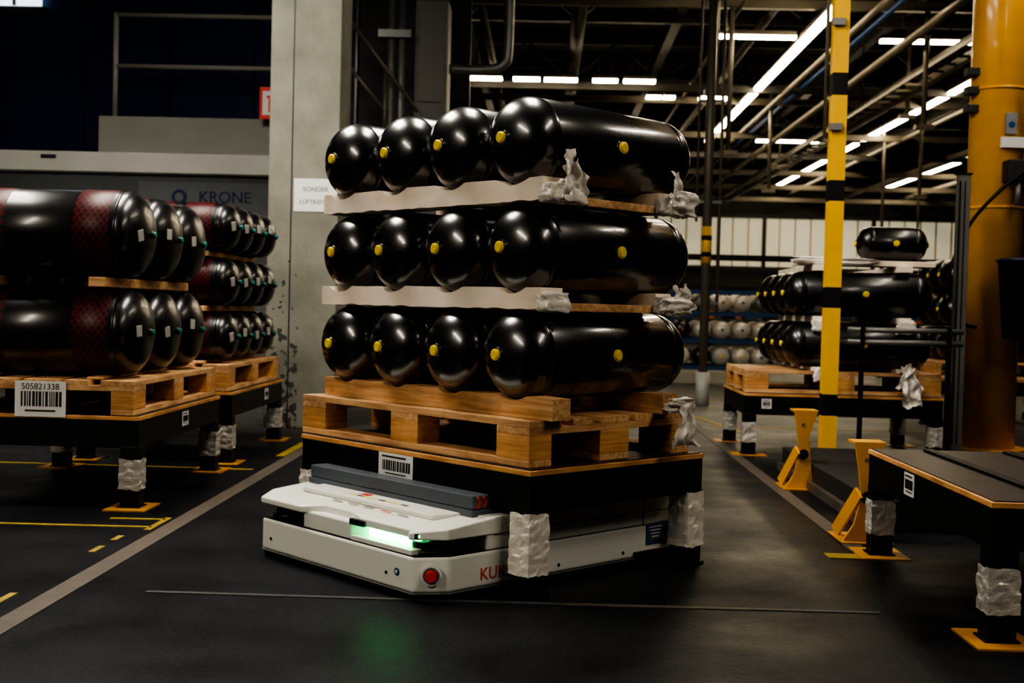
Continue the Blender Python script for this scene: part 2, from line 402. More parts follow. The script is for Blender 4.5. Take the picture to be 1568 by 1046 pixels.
PM=pallet_mesh()
PH=.163
inst(PM,'wooden_pallet',Lc(.74,.475,ZT+.001),(0,0,RZ+.008))
ZP=ZT+.001+PH

# ------------------------------------------------------------------ tanks
def dome(r,d,y0,sgn,mat,n=10):
    o=[]
    for i in range(n+1):
        a=math.pi/2*i/n
        o.append((r*math.sin(a)**.92 if a>0 else 0,y0+sgn*(d-d*math.cos(a)),mat))
    return o
def tank_mesh(name,r,L,mat,dm=.12,cap=YCAP,side=True,sidey=-.06,bands=(),lab=False,capr=.021):
    b=MB(name)
    prof=dome(r,dm,-L/2,1,mat)
    y=-L/2+dm
    prof+=[(r*1.0,y+.006,mat),(r*.985,y+.010,mat),(r*.985,y+.016,mat),(r*1.0,y+.020,mat)]
    for y0,y1 in bands:
        prof+=[(r,y0,mat),(r*1.012,y0+.004,NET),(r*1.012,y1,mat),(r,y1+.004,mat)]
    prof+=[(r,L/2-dm-.02,mat),(r*.985,L/2-dm-.016,mat),(r*.985,L/2-dm-.01,mat),(r,L/2-dm-.006,mat)]
    prof+=[(a,bb,mat) for a,bb,_ in dome(r,dm,L/2,-1,mat)[::-1]]
    b.lathe(prof,Matrix.Identity(4),64)
    b.cyl((0,-L/2+.006,0),(0,-L/2-.008,0),capr*1.25,mat,20)
    b.cyl((0,-L/2-.006,0),(0,-L/2-.016,0),capr,cap,20);b.cyl((0,-L/2-.016,0),(0,-L/2-.020,0),capr*.95,cap,20,capr*.75)
    b.cyl((0,L/2-.006,0),(0,L/2+.008,0),capr*1.25,mat,16);b.cyl((0,L/2+.006,0),(0,L/2+.016,0),capr,cap,16)
    if side:
        b.cyl((r-.008,sidey,0),(r+.006,sidey,0),capr*1.3,mat,20)
        b.cyl((r+.005,sidey,0),(r+.014,sidey,0),capr*1.08,cap,20);b.cyl((r+.014,sidey,0),(r+.018,sidey,0),capr*1.0,cap,20,capr*.75)
    if lab:
        b.box((-r*.55,-L/2+dm*.18,.02),(.038,.010,.055),LABELD,.001,(0,0,-.4))
    me=bpy.data.meshes.new(name);b.bm.to_mesh(me);b.bm.free()
    for m in b.mats: me.materials.append(m)
    return me
TR=.161;TL=.945
TM=tank_mesh('air_tank',TR,TL,TANK,sidey=-.02)
TY0=.03+TL/2
zs=[.8352,1.2191,1.6070]
rd=random.Random(3)
for li,z in enumerate(zs):
    for i in range(4):
        inst(TM,'air_tank',Lc(.2092+i*.3479,TY0+rd.uniform(-.008,.008),z),(0,0,RZ))
def saddle(z0,zc,wpos,mat,wrapm,rise=.014,th=.09,seed=0,u0=.05,u1=1.385,extra=()):
    b=MB('wooden_spacer');tb=bmesh.new();n=110;top=[]
    for k in range(n+1):
        u=u0+(u1-u0)*k/n
        zt=zc-TR+rise+noise.noise(Vector((u*3,seed,0)))*.006
        for i in range(4):
            du=abs(u-(.2092+i*.3479))
            if du<TR: zt=min(zt,zc-math.sqrt((TR+.004)**2-du*du))
        zt=max(zt,z0+.012)
        row=[]
        for yy in (0,th):
            j=noise.noise(Vector((u*14,yy*9,seed)))*.005
            zb=z0+(abs(noise.noise(Vector((u*9,seed,4))))*.012 if wrapm else 0)
            row.append((tb.verts.new((-u,wpos+yy+j,zt)),tb.verts.new((-u,wpos+yy+j*.3,zb if yy==0 else z0))))
        top.append(row)
    for a,c in zip(top,top[1:]):
        tb.faces.new((a[0][0],a[1][0],c[1][0],c[0][0]));tb.faces.new((a[0][1],c[0][1],c[1][1],a[1][1]))
        tb.faces.new((a[0][0],c[0][0],c[0][1],a[0][1]));tb.faces.new((a[1][0],a[1][1],c[1][1],c[1][0]))
    for a in (top[0],top[-1]): tb.faces.new((a[0][0],a[0][1],a[1][1],a[1][0]))
    bmesh.ops.recalc_face_normals(tb,faces=tb.faces)
    b.merge(tb,mat,False)
    if wrapm: b.crumple((.01-u0,wpos+th/2,z0+.028),(.06,th+.01,.07),wrapm,seed,.3)
    for e in extra:
        if e[0]=='s': b.sheet(*e[1:])
        else: b.crumple(e[0],e[1],WRAP,e[2],e[3])
    return b.obj(C,RZ)
RWP=.70
saddle(ZP+.001,zs[0],.10,WOODP,None,seed=1,rise=.012,u0=0)
saddle(ZP+.001,zs[0],RWP,WOODP,None,seed=2,rise=.012,u0=0,extra=[((.05,RWP+.04,ZP+.040),(.05,.13,.05),14.1,.6),('s',(.085,RWP+.05,ZP-.035),.16,.16,WRAP,3,math.pi/2,.03)])
z1_=zs[0]+TR;z2_=zs[1]+TR
saddle(z1_+.002,zs[1],.075,WOODL,WRAP,seed=6,rise=.020,th=.11)
saddle(z1_+.002,zs[1],RWP,WOODL,WRAP,seed=14,extra=[((.02,RWP+.04,z1_+.03),(.05,.14,.06),4.1,.6),('s',(.03,RWP+.07,z1_+.05),.16,.10,WRAP,8,math.pi/2,.03)])
saddle(z2_+.002,zs[2],.075,WOODL,WRAP,seed=9,rise=.020,th=.11,extra=[('s',(.03,.135,z2_+.085),.11,.17,WRAP,3.1,math.pi/2+.35,.035),('s',(.035,.15,z2_+.07),.13,.13,WRAP,7.3,math.pi/2-.3,.03),((.01,.155,z2_+.03),(.05,.11,.07),6.2,.5)])
saddle(z2_+.002,zs[2],RWP,WOODL,WRAP,seed=17,extra=[('s',(.03,RWP+.02,z2_+.075),.10,.16,WRAP,5.1,math.pi/2+.3,.03),((.02,RWP+.06,z2_+.035),(.05,.12,.08),8.1,.6)])
for zl in zs[:2]:
    b=MB('spacer_board')
    b.box((0,0,0),(.10,.47,.030),WOODP,.003);b.obj(Lc(.11,.452,zl+TR+.014),RZ,'spacer_board')

# ------------------------------------------------------------------ mobile robot
b=MB('mobile_robot')
ul,ur=1.235,.145;wf,wb=-.335,1.03
def P(u,w): return (-u,w)
def foot(i,ch=.09,ch2=.105,front=wf,back=wb):
    return [P(ur+ch-.02+i*.4,front+i),P(ul-ch+.02-i*.4,front+i),P(ul-i,front+ch2+i*.4),P(ul-i,back-.06-i),P(ul-.06-i,back-i),P(ur+.06+i,back-i),P(ur+i,back-.06-i),P(ur+i,front+ch2+i*.4)]
b.prism(foot(.008),.006,.035,ROBD,.004)
b.prism(foot(-.003),.022,.028,GREY,.002)
for u in (.32,1.06):
    for w in (-.12,.35,.82): b.cyl(Vector((-u-.02,w,.045)),Vector((-u+.02,w,.045)),.045,ROBD,20)
b.prism(foot(0),.028,.150,ROBW,.010)
b.prism(foot(.006),.148,.154,ROBD,0)
b.prism([P(ur+.12,wf+.105),P(ul-.12,wf+.105),P(ul-.07,wf+.16),P(ul-.07,.1),P(ur+.07,.1),P(ur+.07,wf+.16)],.15,.215,ROBD,.004)
body=[P(ur+.004,-.06),P(ul-.004,-.06),P(ul-.004,wb-.06),P(ul-.06,wb-.004),P(ur+.06,wb-.004),P(ur+.004,wb-.06)]
b.prism(body,.150,.268,ROBW,.008)
lid=[P(ur+.085,wf-.004),P(ur+.10,wf+.000),P(ur+.115,wf+.022),P(ur+.40,wf+.022),P(ur+.50,wf+.055),P(ul-.42,wf+.055),P(ul-.34,wf-.004),P(ul-.06,wf-.004),P(ul+.004,wf+.09),P(ul+.004,-.02),P(ur-.004,-.02),P(ur-.004,wf+.09)]
def lz(p):
    t=min(1,max(0,(p[1]-wf)/.22)); return .232+.035*t
b.prism(lid,.207,lz,ROBW,.006)
b.prism([P(ur+.14,wf+.14),P(ul-.14,wf+.14),P(ul-.12,-.080),P(ur+.12,-.080)],.25,.270,ROBW,.006)
b.prism([P(.60,wf+.015),P(.90,wf+.015),P(.95,wf+.09),P(.55,wf+.09)],.145,.215,ROBW,.008)
b.box((-.56,wf+.022,.216),(.09,.018,.022),ROBD,.004)
b.box((-.93,wf+.05,.185),(.05,.03,.03),ROBD,.004)
b.prism([P(.235,wf+.006),P(.585,wf+.006),P(.585,wf+.10),P(.235,wf+.10)],.15,.170,ROBW,.003)
b.box((-.40,wf+.095,.185),(.34,.02,.045),ROBW,.003)
b.box((-.40,wf+.066,.184),(.285,.018,.028),GREENE,.006)
for u in (ur+.115,ul-.115):
    b.cyl((-u,wf+.105,.152),(-u,wf+.105,.165),.070,ROBD,28);b.cyl((-u,wf+.105,.165),(-u,wf+.105,.192),.058,BLK,28);b.cyl((-u,wf+.105,.178),(-u,wf+.105,.181),.062,ROBD,28)
b.box((-(ur+.06),wf+.028,.220),(.05,.006,.018),BLK,.001,(0,0,.9));b.box((-(ur+.063),wf+.022,.220),(.012,.004,.010),GREENS,0,(0,0,.9))
b.bb((-1.22,-.085,.262),(-.20,1.0,.286),ROBG,.004);b.bb((-1.215,-.080,.287),(-.205,.001,.336),ROBG,.006)
b.bb((-1.16,.08,.286),(-.26,.90,ZT-.090),ROBD)
for k in range(2):
    y=-.052+k*.030
    for s in (1,-1): b.box((-.2035,y,.311+s*.009),(.004,.010,.026),REDM,0,(s*.65,0,0))
xs=-ur-.004
b.box((xs+.0035,.47,.205),(.003,1.0,.003),ROBD);b.box((xs+.0035,.12,.21),(.003,.004,.11),ROBD)
b.box((xs+.0035,.78,.21),(.003,.004,.11),ROBD)
b.box((-ur,.87,.112),(.006,.15,.085),BLUE,.001);b.box((-ur+.0035,.87,.097),(.001,.11,.02),ROBG)
for k in range(4): b.box((-ur+.004,.85,.140-k*.013),(.001,.08-.012*k,.004),LABEL)
b.prism([P(ur-.004,.72),P(ur+.05,.72),P(ur+.05,.98),P(ur-.004,.98)],.022,.050,ROBD,.004)
for w in (.10,.30,.66): b.cyl((-ur-.002,w,.055),(-ur+.002,w,.055),.007,ROBD,12)
b.text('KUKA',.062,T((-ur+.001,-.010,.070))@Matrix.Rotation(math.pi/2,4,'Z')@MT,REDM,.0006)
c0=Vector((-(ur+.035),wf+.052,.090));nd=Vector((.75,-.66,0)).normalized()
b.cyl(c0-nd*.002,c0+nd*.012,.036,ROBW,28);b.cyl(c0+nd*.012,c0+nd*.016,.028,GREY,28);b.cyl(c0+nd*.016,c0+nd*.036,.021,RED,24,.018)
b.cyl((-.30,wf+.002,.088),(-.30,wf-.004,.088),.013,BLUE,16);b.cyl((-.30,wf-.003,.088),(-.30,wf-.006,.088),.006,LABEL,12)
b.cyl((-.36,wf+.002,.075),(-.36,wf-.003,.075),.006,ROBD,12);b.cyl((-1.1,wf+.002,.075),(-1.1,wf-.003,.075),.006,ROBD,12)
for k in range(8): b.box((-.50-k*.045,wf+.185,.2708),(.036,.012,.001),YCAP if k%3 else INK)
b.box((-.78,wf+.22,.2708),(.05,.03,.001),RED);b.box((-.50,wf+.235,.2708),(.14,.02,.001),LABEL)
for k in range(5): b.box((-.42-k*.10,wf+.115,.2525),(.06,.008,.001),REDM if k==1 else GREY,0,(0.16,0,0))
b.obj(C,RZ)

# ------------------------------------------------------------------ left racks
def side_stand(x0,y0,labels=(),plates=True,wraps=(0,1,2,3)):
    return make_stand('transport_stand',(x0,y0,0),-math.pi/2,labels,plates=plates,wraps=wraps)
def lab_pos(x,z,w,h,sd): return (T((x,WID+.001,z))@Matrix.Rotation(math.pi,4,'Z'),w,h,sd)
side_stand(-2.88,5.60,[lab_pos(-.72,.37,.11,.075,5)])
inst(PM,'wooden_pallet',(-2.39,5.60+.70,ZT+.001),(0,0,math.pi/2))
side_stand(-2.88,7.28,[lab_pos(-.9,.37,.10,.075,6)])
inst(PM,'wooden_pallet',(-2.39,7.28+.70,ZT+.001),(0,0,math.pi/2))
b=MB('shipping_label');b.label(Matrix.Identity(4),.245,.17,True,9,'505821338');b.obj((-2.385,5.592,.515))
RT=.213
NM=tank_mesh('sleeved_air_tank',RT,1.14,TANK2,.11,TEAL,False,0,bands=((-.43,-.25),(.08,.30)),lab=True,capr=.016)
for z in (ZP+RT+.016,ZP+RT*3+.016+.055):
    for i in range(3): inst(NM,'sleeved_air_tank',(-2.52,5.86+i*.436,z),(0,random.uniform(-.3,.3),math.pi/2))
NM2=tank_mesh('sleeved_air_tank_small',.152,1.02,TANK2,.10,TEAL,False,0,bands=((-.37,-.19),(-.12,.2)),lab=True,capr=.016)
for z in (ZP+.152+.02,ZP+.152*3+.06,ZP+.152*5+.10):
    for i in range(4): inst(NM2,'sleeved_air_tank',(-2.45,7.50+i*.33,z),(0,random.uniform(-.3,.3),math.pi/2))
def plain_timber(name,lo,hi,mat=WOODP,extra=()):
    b=MB(name);lo=Vector(lo);hi=Vector(hi);b.bb(lo-(lo+hi)/2,hi-(lo+hi)/2,mat,.004)
    for e in extra:
        if e[0]=='s': b.sheet(Vector(e[1])-(lo+hi)/2,*e[2:])
        else: b.crumple(Vector(e[0])-(lo+hi)/2,e[1],WRAP,e[2],e[3])
    return b.obj((lo+hi)/2)
for x in (-2.15,-2.7):
    plain_timber('wooden_spacer',(x-.04,5.66,ZP+.001),(x+.04,7.0,ZP+.013))
    plain_timber('wooden_spacer',(x-.04,5.66,ZP+RT*2+.020),(x+.04,7.0,ZP+RT*2+.067))
    plain_timber('wooden_spacer',(x-.04,7.34,ZP+.001),(x+.04,8.64,ZP+.018))
    plain_timber('wooden_spacer',(x-.04,7.34,ZP+.304+.023),(x+.04,8.64,ZP+.304+.057))
    plain_timber('wooden_spacer',(x-.04,7.34,ZP+.608+.063),(x+.04,8.64,ZP+.608+.097))

# ------------------------------------------------------------------ right racks
side_stand(1.39,3.70,[],plates=True)
b=MB('shipping_label');b.label(Matrix.Rotation(-math.pi/2,4,'Z'),.12,.085,True,19);b.obj((1.387,4.52,.375))
for x in (1.62,1.95):
    b=MB('steel_rail');b.bb((-.02,-.62,0),(.02,.62,.012),STEEL,.003);b.obj((x,4.42,ZT))
make_stand('transport_stand',(1.43+LEN,8.52,0),0,[(T((-1.25,-.001,.37)),.07,.07,7)],plates=True)
inst(PM,'wooden_pallet',(1.43+LEN/2,8.52+.49,ZT+.001))
TM2=tank_mesh('air_tank_rear',.160,1.05,TANK2,.12,YCAP,True,.02)
for z in (ZP+.16+.03,ZP+.16*3+.075):
    for i in range(4): inst(TM2,'air_tank',(1.72+.525,8.68+i*.335,z),(0,0,-math.pi/2))
for x in (1.95,2.55):
    plain_timber('wooden_spacer',(x-.04,8.55,ZP+.001),(x+.04,9.85,ZP+.029),WOODL,
        [('s',(x+.05,8.46,ZP-.09),.17,.26,WRAP,3+x,.2,.05),('s',(x+.02,8.49,ZP-.02),.13,.16,WRAP,5+x,-.3,.03)] if x>2 else [((x,8.50,ZP-.02),(.07,.04,.09),9,.5)])
    plain_timber('wooden_spacer',(x-.04,8.52,ZP+.32+.031),(x+.04,9.85,ZP+.32+.074),WOODL,[((x,8.53,ZP+.33),(.10,.04,.09),x*3,.5)])
    plain_timber('wooden_spacer',(x-.05,8.55,ZP+.64+.077),(x+.05,9.85,ZP+.64+.12),WOODL)
plain_timber('spacer_board',(1.80,8.62,ZP+.64+.121),(2.78,8.86,ZP+.64+.16),WOODL,[((2.05,8.60,ZP+.79),(.5,.05,.05),4,.5)])
TS=tank_mesh('small_air_tank',.125,.50,TANK2,.09,YCAP,True,.0)
inst(TS,'air_tank',(2.50,8.76,ZP+.64+.163+.125),(0,0,-math.pi/2))
b=MB('steel_tube_bundle')
for k in range(2): b.cyl((0,0,.03+k*.085),(.80,0,.03+k*.085),.020,GREY,16)
for x in (.1,.7): b.bb((x-.015,-.025,-.80),(x+.015,.0,.14),STEEL);b.bb((x-.05,-.04,-.80),(x+.05,.02,-.79),STEEL)
b.obj((2.12,8.42,.80))
make_stand('transport_stand',(3.6+LEN,11.4,0),0,[],plates=False)
inst(PM,'wooden_pallet',(3.6+LEN/2,11.4+.49,ZT+.001))
for z in (ZP+.16,ZP+.16*3+.01,ZP+.16*5+.02):
    for i in range(3): inst(TM2,'air_tank',(4.3,11.58+i*.33,z),(0,0,-math.pi/2))

# ------------------------------------------------------------------ column + sign
b=MB('concrete_column')
b.bb((-.28,-.25,0),(.28,.25,ZC-.01),CONC,.012)
b.bb((-.098,-.253,0),(-.088,-.245,ZC-.02),DGREY)
b.bb((-.28-.012,-.2,0),(-.275,.2,.9),DGREY)
b.obj((-1.945,9.70,0))
b=MB('paper_sign')
b.box((0,0,0),(.345,.003,.26),LABEL,0)
b.text('SONDER',.052,T((0,-.002,.045))@MT,INK,.0004);b.text('LUFTKESSEL',.048,T((0,-.002,-.055))@MT,INK,.0004)
b.obj((-1.845,9.446,1.86))

# ------------------------------------------------------------------ mezzanine left
b=MB('mezzanine')
b.bb((-8.9,11.9,2.27),(-2.35,12.1,2.47),WHITEP,.01)
b.bb((-4.6,12.1,2.47),(-2.35,12.25,2.86),PARA,.005)
b.bb((-8.9,12.1,2.44),(-2.35,13.95,2.47),DGREY)
b.bb((-8.3,11.88,2.34),(-8.2,11.9,2.40),DGREY);b.bb((-5.1,11.88,2.40),(-4.95,11.9,2.43),DGREY)
b.bb((-7.4,12.0,0),(-7.2,12.2,2.27),DGREY);b.bb((-2.6,12.3,0),(-2.4,12.5,2.44),DGREY)
for z in (3.38,3.90): b.cyl((-4.48,12.17,z),(-2.35,12.17,z),.026,PARA,12)
for x in (-4.46,): b.cyl((x,12.17,2.86),(x,12.17,3.92),.028,PARA,12)
b.obj()
b=MB('wall_office')
b.bb((-8.95,14.0,0),(-2.3,14.15,ZC-.02),NAVY)
for i in range(7): b.bb((-8.5+i*1.0,13.985,2.5),(-8.47+i*1.0,14.0,ZC-.1),BLK)
b.bb((-6.2,13.97,2.7),(-4.9,14.0,2.74),BLK)
b.obj()
b=MB('window_2');b.bb((-6.9,13.9,4.40),(-6.0,13.96,4.8),emis('skylight_glow',(.8,.9,1),1.6))
for x in (-6.6,-6.3): b.bb((x-.02,13.88,4.40),(x+.02,13.9,4.8),WHITEP)
b.bb((-7.0,13.92,4.34),(-5.95,13.99,4.40),DGREY);b.obj()
b=MB('fire_extinguisher_sign');b.bb((-.12,-.005,-.16),(.12,.005,.16),RED);b.bb((-.09,-.008,-.12),(.09,-.004,.12),LABEL)
b.bb((-.03,-.011,-.09),(.03,-.007,.05),RED);b.bb((-.05,-.011,.05),(.05,-.007,.075),RED);b.bb((-.015,.004,-.524),(.015,.03,.1),DGREY);b.obj((-2.80,11.97,3.0))
b=MB('partition_panel')
PAN=paint('partition_paint',(.16,.165,.17),.5,0,.1,2)
b.bb((-8.8,13.5,0),(-2.4,13.6,2.40),PAN)
for i in range(5): b.bb((-8.2+i*1.3,13.48,0),(-8.17+i*1.3,13.5,2.2),DGREY)
b.bb((-4.65,13.46,1.98),(-2.9,13.49,2.34),paint('sign_board',(.24,.25,.26),.5))
b.text('KRONE',.18,T((-3.66,13.455,2.17))@MT,paint('sign_blue',(.01,.03,.14),.5),.006)
b.cyl((-4.18,13.46,2.17),(-4.18,13.45,2.17),.085,MATS['sign_blue'],24);b.cyl((-4.18,13.452,2.17),(-4.18,13.445,2.17),.05,MATS['sign_board'],24)
b.obj()
b=MB('service_stair')
GP=paint('service_panel',(.24,.235,.21),.5,0,.2,2)
b.bb((-2.25,14.0,0),(-.95,14.1,4.6),DGREY)
b.bb((-1.48,12.9,0),(-1.12,13.3,4.3),GP,.02)
b.bb((-1.44,12.88,3.2),(-1.16,12.9,4.2),GP,.01)
for k,(dx) in enumerate((0,.14)): b.cyl((-1.72+dx*.8,12.8,0),(-1.72+dx*.8,12.8,6.0),.045,GREY,14)
b.bb((-1.85,12.7,3.85),(-1.5,12.9,3.93),GREY)
b.cyl((-2.25,12.6,4.15),(-1.40,12.6,3.05),.022,TRUSSL,10);b.cyl((-2.25,12.6,3.65),(-1.75,12.6,3.05),.022,TRUSSL,10)
b.cyl((-2.25,12.6,4.15),(-2.25,12.6,0),.03,GREY,10)
b.cyl((-1.75,12.6,3.5),(-1.75,12.6,2.6),.02,TRUSSL,10)
b.bb((-2.3,12.5,2.5),(-1.1,12.7,2.62),DGREY)
b.tube([(-.47,12.9,6.5),(-.47,12.9,5),(-.47,12.9,3.85),(-.52,12.9,3.62),(-.72,12.9,3.56),(-1.1,12.9,3.56)],.055,GREY,12)
b.obj()

# ------------------------------------------------------------------ striped pole, big column, grey post
b=MB('striped_pole')
PZ=[(0,.33,YELS),(.33,.475,BLK),(.475,1.06,YELS),(1.06,1.20,BLK),(1.20,1.78,YELS),(1.78,1.92,BLK),(1.92,2.49,YELS),(2.49,2.64,BLK),(2.64,3.2,YELS),(3.2,3.35,BLK),(3.35,5.2,YELS)]
for z0,z1,m in PZ: b.bb((-.05,-.05,z0),(.05,.05,z1),m)
b.bb((-.11,-.11,0),(.11,.11,.015),YELS,.003)
for z in (2.25,2.95): b.bb((-.07,-.075,z),(.02,-.052,z+.05),GREY,.004)
b.cyl((-.085,0,2.2),(-.085,0,5.2),.012,GREY,10)
b.obj((1.94,8.16,0))
b=MB('yellow_column')
b.cyl((0,0,0),(0,0,ZC-.01),.205,YEL,48)
b.cyl((0,0,0),(0,0,.03),.28,YEL,40)
for z in (1.85,2.75): b.cyl((0,0,z),(0,0,z+.02),.212,YEL,48)
for z in (2.58,2.72,2.86): b.bb((-.27,-.10,z),(-.17,.0,z+.06),DGREY,.006)
b.bb((-.05,-.235,2.30),(.16,-.20,2.38),LABEL,.002);b.bb((-.02,-.238,2.40),(.06,-.20,2.56),MATS['sign_board'],.002);b.cyl((.02,-.24,2.47),(.02,-.236,2.47),.025,BLUEP,16)
b.bb((-.03,-.34,2.04),(.20,-.20,2.20),DGREY,.01);b.bb((.08,-.38,2.10),(.20,-.3,2.16),GREY,.01);b.cyl((.06,-.30,1.86),(.06,-.30,2.04),.022,GREY,12)
b.tube([(.10,-.26,2.75),(.16,-.30,2.6),(.14,-.30,2.3),(.08,-.34,2.12),(-.08,-.36,1.98),(-.32,-.42,1.72),(-.46,-.45,1.40),(-.50,-.45,1.12),(-.36,-.42,.98),(-.22,-.3,.95)],.014,BLK,10)
b.obj((3.43,9.30,0))
b=MB('blue_bucket');b.lathe([(0,0,BUCK),(.16,0,BUCK),(.205,.56,BUCK),(.22,.56,BUCK),(.22,.585,BUCK),(.20,.585,BUCK),(.155,.02,BUCK),(0,.02,BUCK)],Matrix.Rotation(math.pi/2,4,'X'),36)
b.bb((-.04,.20,.35),(.04,.30,.42),DGREY)
b.obj((3.50,8.79,.87))
b=MB('aluminium_profile_frame');b.bb((-.04,-.04,0),(.04,.04,2.05),GREY,.004);b.bb((-.05,-.05,0),(.05,.05,.03),DGREY)
b.bb((-.042,-.046,.1),(-.030,-.038,2.0),BLK);b.bb((-.004,-.044,.1),(.004,-.038,2.0),BLK);b.bb((-.05,-.05,2.05),(.05,.05,2.06),BLK)
b.obj((3.0,8.75,0))
b=MB('grey_steel_post')
b.cyl((0,0,0),(0,0,5.6),.050,TRUSSL,20);b.cyl((0,0,0),(0,0,.36),.075,WHITEP,24)
b.cyl((0,0,1.55),(0,0,1.95),.055,YELS,20)
for z in (1.62,1.80): b.cyl((0,0,z),(0,0,z+.05),.057,BLK,20)
b.cyl((.13,0,1.0),(.13,0,5.6),.018,TRUSSL,10);b.cyl((-.12,0,2.0),(-.12,0,5.6),.015,TRUSSL,10)
for z in (1.1,2.2,3.3,4.4): b.bb((-.13,-.02,z),(.15,.02,z+.03),GREY)
b.obj((1.74,13.1,0))

b=MB('floor_guide_rail')
b.bb((0,0,0),(.95,2.15,.15),paint('plinth_dark',(.015,.015,.015),.6,0,.2,6,bump=.3),.01)
b.bb((.02,.02,.15),(.93,.10,.17),DGREY,.004)
b.bb((-.03,0,0),(0,2.15,.05),GTAPE)
b.obj((1.56,5.62,0))
def guard(x,y,h):
    b=MB('yellow_corner_guard')
    # profiled front plate (outline in XZ), folded side flange, foot plate, bolt
    out=[(-.10,0),(.07,0),(.05,h*.35),(.03,h*.62),(.085,h),(-.055,h),(-.035,h*.72),(-.02,h*.45),(-.05,h*.18)]
    b.prism(out,-.010,.004,YEL,.002,T((0,-.09,0))@MT)
    b.bb((.03,-.09,0),(.045,.08,h*.62),YEL,.003)
    b.bb((-.055,-.09,h-.012),(.085,.03,h),YEL,.002)
    b.beam((-.03,-.09,h*.5),(-.09,.07,.02),.012,.06,YEL)
    b.bb((-.11,-.14,0),(.12,.14,.008),OPLATE)
    b.cyl((.005,-.106,h*.45),(.005,-.08,h*.45),.028,BLK,16)
    b.cyl((.0,-.098,h*.82),(.0,-.08,h*.82),.010,GREY,10)
    b.obj((x,y,0))
guard(1.50,6.98,.46);guard(1.44,5.40,.45)

# ------------------------------------------------------------------ mid-ground blue rack with light tanks
b=MB('storage_rack')
for x in (0,2.2,4.4):
    for y in (0,.8): b.bb((x-.035,y-.035,0),(x+.035,y+.035,1.35),BLUEP)
for z in (.25,.62,1.0,1.3):
    b.bb((-.03,-.03,z-.03),(4.43,.0,z+.03),BLUEP);b.bb((-.03,.8,z-.03),(4.43,.83,z+.03),BLUEP)
ms=[SILV,WHITEP,SILV,TANK2,SILV,GREY]
for z in (.28,.65,1.03):
    for i in range(16):
        m=random.choice(ms);x=.15+i*.275
        b.lathe([(a,y,mm) for a,y,mm in dome(.125,.08,-.05,1,m,6)]+[(.125,.7,m),(0,.78,m)],T((x,0,z+.13)),20)
        b.cyl((x,-.05,z+.13),(x,-.075,z+.13),.018,random.choice([YCAP,BLUEP,ORG]),10)
b.obj((1.75,16.6,0))
b=MB('assembly_bench')
b.bb((0,0,.85),(2.6,.8,.92),DGREY,.01)
for x in (.05,2.55):
    for y in (.05,.75): b.bb((x-.04,y-.04,0),(x+.04,y+.04,.85),DGREY)
b.bb((0,.7,.92),(.05,.78,2.0),BLK);b.bb((2.55,.7,.92),(2.6,.78,2.0),BLK);b.bb((0,.7,1.9),(2.6,.78,2.0),BLK);b.bb((0,.72,1.4),(2.6,.78,1.46),BLK)
for i in range(7): b.bb((.15+i*.34,.2,.92),(.35+i*.34,.5,1.05+.12*(i%3)),random.choice([ORG,DGREY,BLUEP,STEEL,GREY]),.01)
o=b.obj((2.1,19.5,0));me=b.me
for p in ((5.6,19.5,0),(6.4,14.2,0),(3.6,26,0),(7.6,27,0),(-.8,24,0)): inst(me,'assembly_bench',p)

# ------------------------------------------------------------------ roof steel
b=MB('ceiling_truss')
for Y in (9,14,19,24,29,34):
    zt,zb=6.3,5.55
    b.bb((X0+.05,Y-.06,zt),(X1-.05,Y+.06,zt+.12),TRUSS);b.bb((X0+.05,Y-.05,zb),(X1-.05,Y+.05,zb+.1),TRUSS)
    x=X0+.4;k=0
    while x<X1-1.2:
        a=(x,Y,zb+.05) if k%2==0 else (x,Y,zt+.05);c=(x+.9,Y,zt+.05) if k%2==0 else (x+.9,Y,zb+.05)
        b.beam(a,c,.05,.05,TRUSS);x+=.9;k+=1
for X in (2.0,5.4,8.8,12.2,-1.4): b.bb((X-.08,8,5.65),(X+.08,38.5,5.95),TRUSS)
b.obj()
b=MB('ceiling_pipework')
for X,z,r,m in ((4.15,4.95,.05,TRUSSL),(4.45,5.05,.035,BLUEP),(4.75,4.7,.06,TRUSSL),(3.1,5.3,.07,TRUSS),(6.2,4.9,.07,TRUSSL),(6.5,5.1,.04,ORG),(7.6,4.85,.05,TRUSSL),(8.1,5.2,.09,TRUSS),(9.4,4.8,.06,TRUSSL),(11,4.7,.07,TRUSSL),(2.5,5.1,.03,TRUSSL),(.4,5.5,.12,TRUSS),(-1.0,5.2,.06,TRUSS)):
    b.cyl((X,9,z),(X,38.4,z),r,m,10)
for Y,z,m in ((16.2,5.1,TRUSSL),(21.5,4.95,TRUSS),(23,5.0,TRUSSL),(26,4.8,TRUSSL),(28.5,4.7,TRUSS),(31,4.6,TRUSSL),(33,4.45,TRUSSL),(36,4.4,TRUSSL)):
    b.bb((-1.5,Y-.05,z),(14.5,Y+.05,z+.12),m)
for X,Y,z in ((1.9,14,3.6),(2.4,16.2,3.2),(5.0,16.2,3.6),(6.0,16.2,2.7),(6.6,21.5,3.2),(4.2,23,3.4),(8.5,23,3.0),(7.2,26,2.9),(10,26,3.2),(5.6,19,4.2),(9.5,31,3)):
    b.cyl((X,Y,z),(X,Y,5.6),.035,TRUSSL,8);b.bb((X-.12,Y-.05,z-.06),(X+.12,Y+.05,z),TRUSSL)
for s in (-.16,.16): b.bb((5.35+s-.02,9,4.45),(5.35+s+.02,38,4.55),TRUSSL)
for i in range(58): b.bb((5.2,9+i*.5,4.47),(5.5,9.05+i*.5,4.50),TRUSSL)
for i in range(8): b.cyl((5.35,10+i*3.6,4.5),(5.35,10+i*3.6,5.7),.015,TRUSS,6)
b.obj()

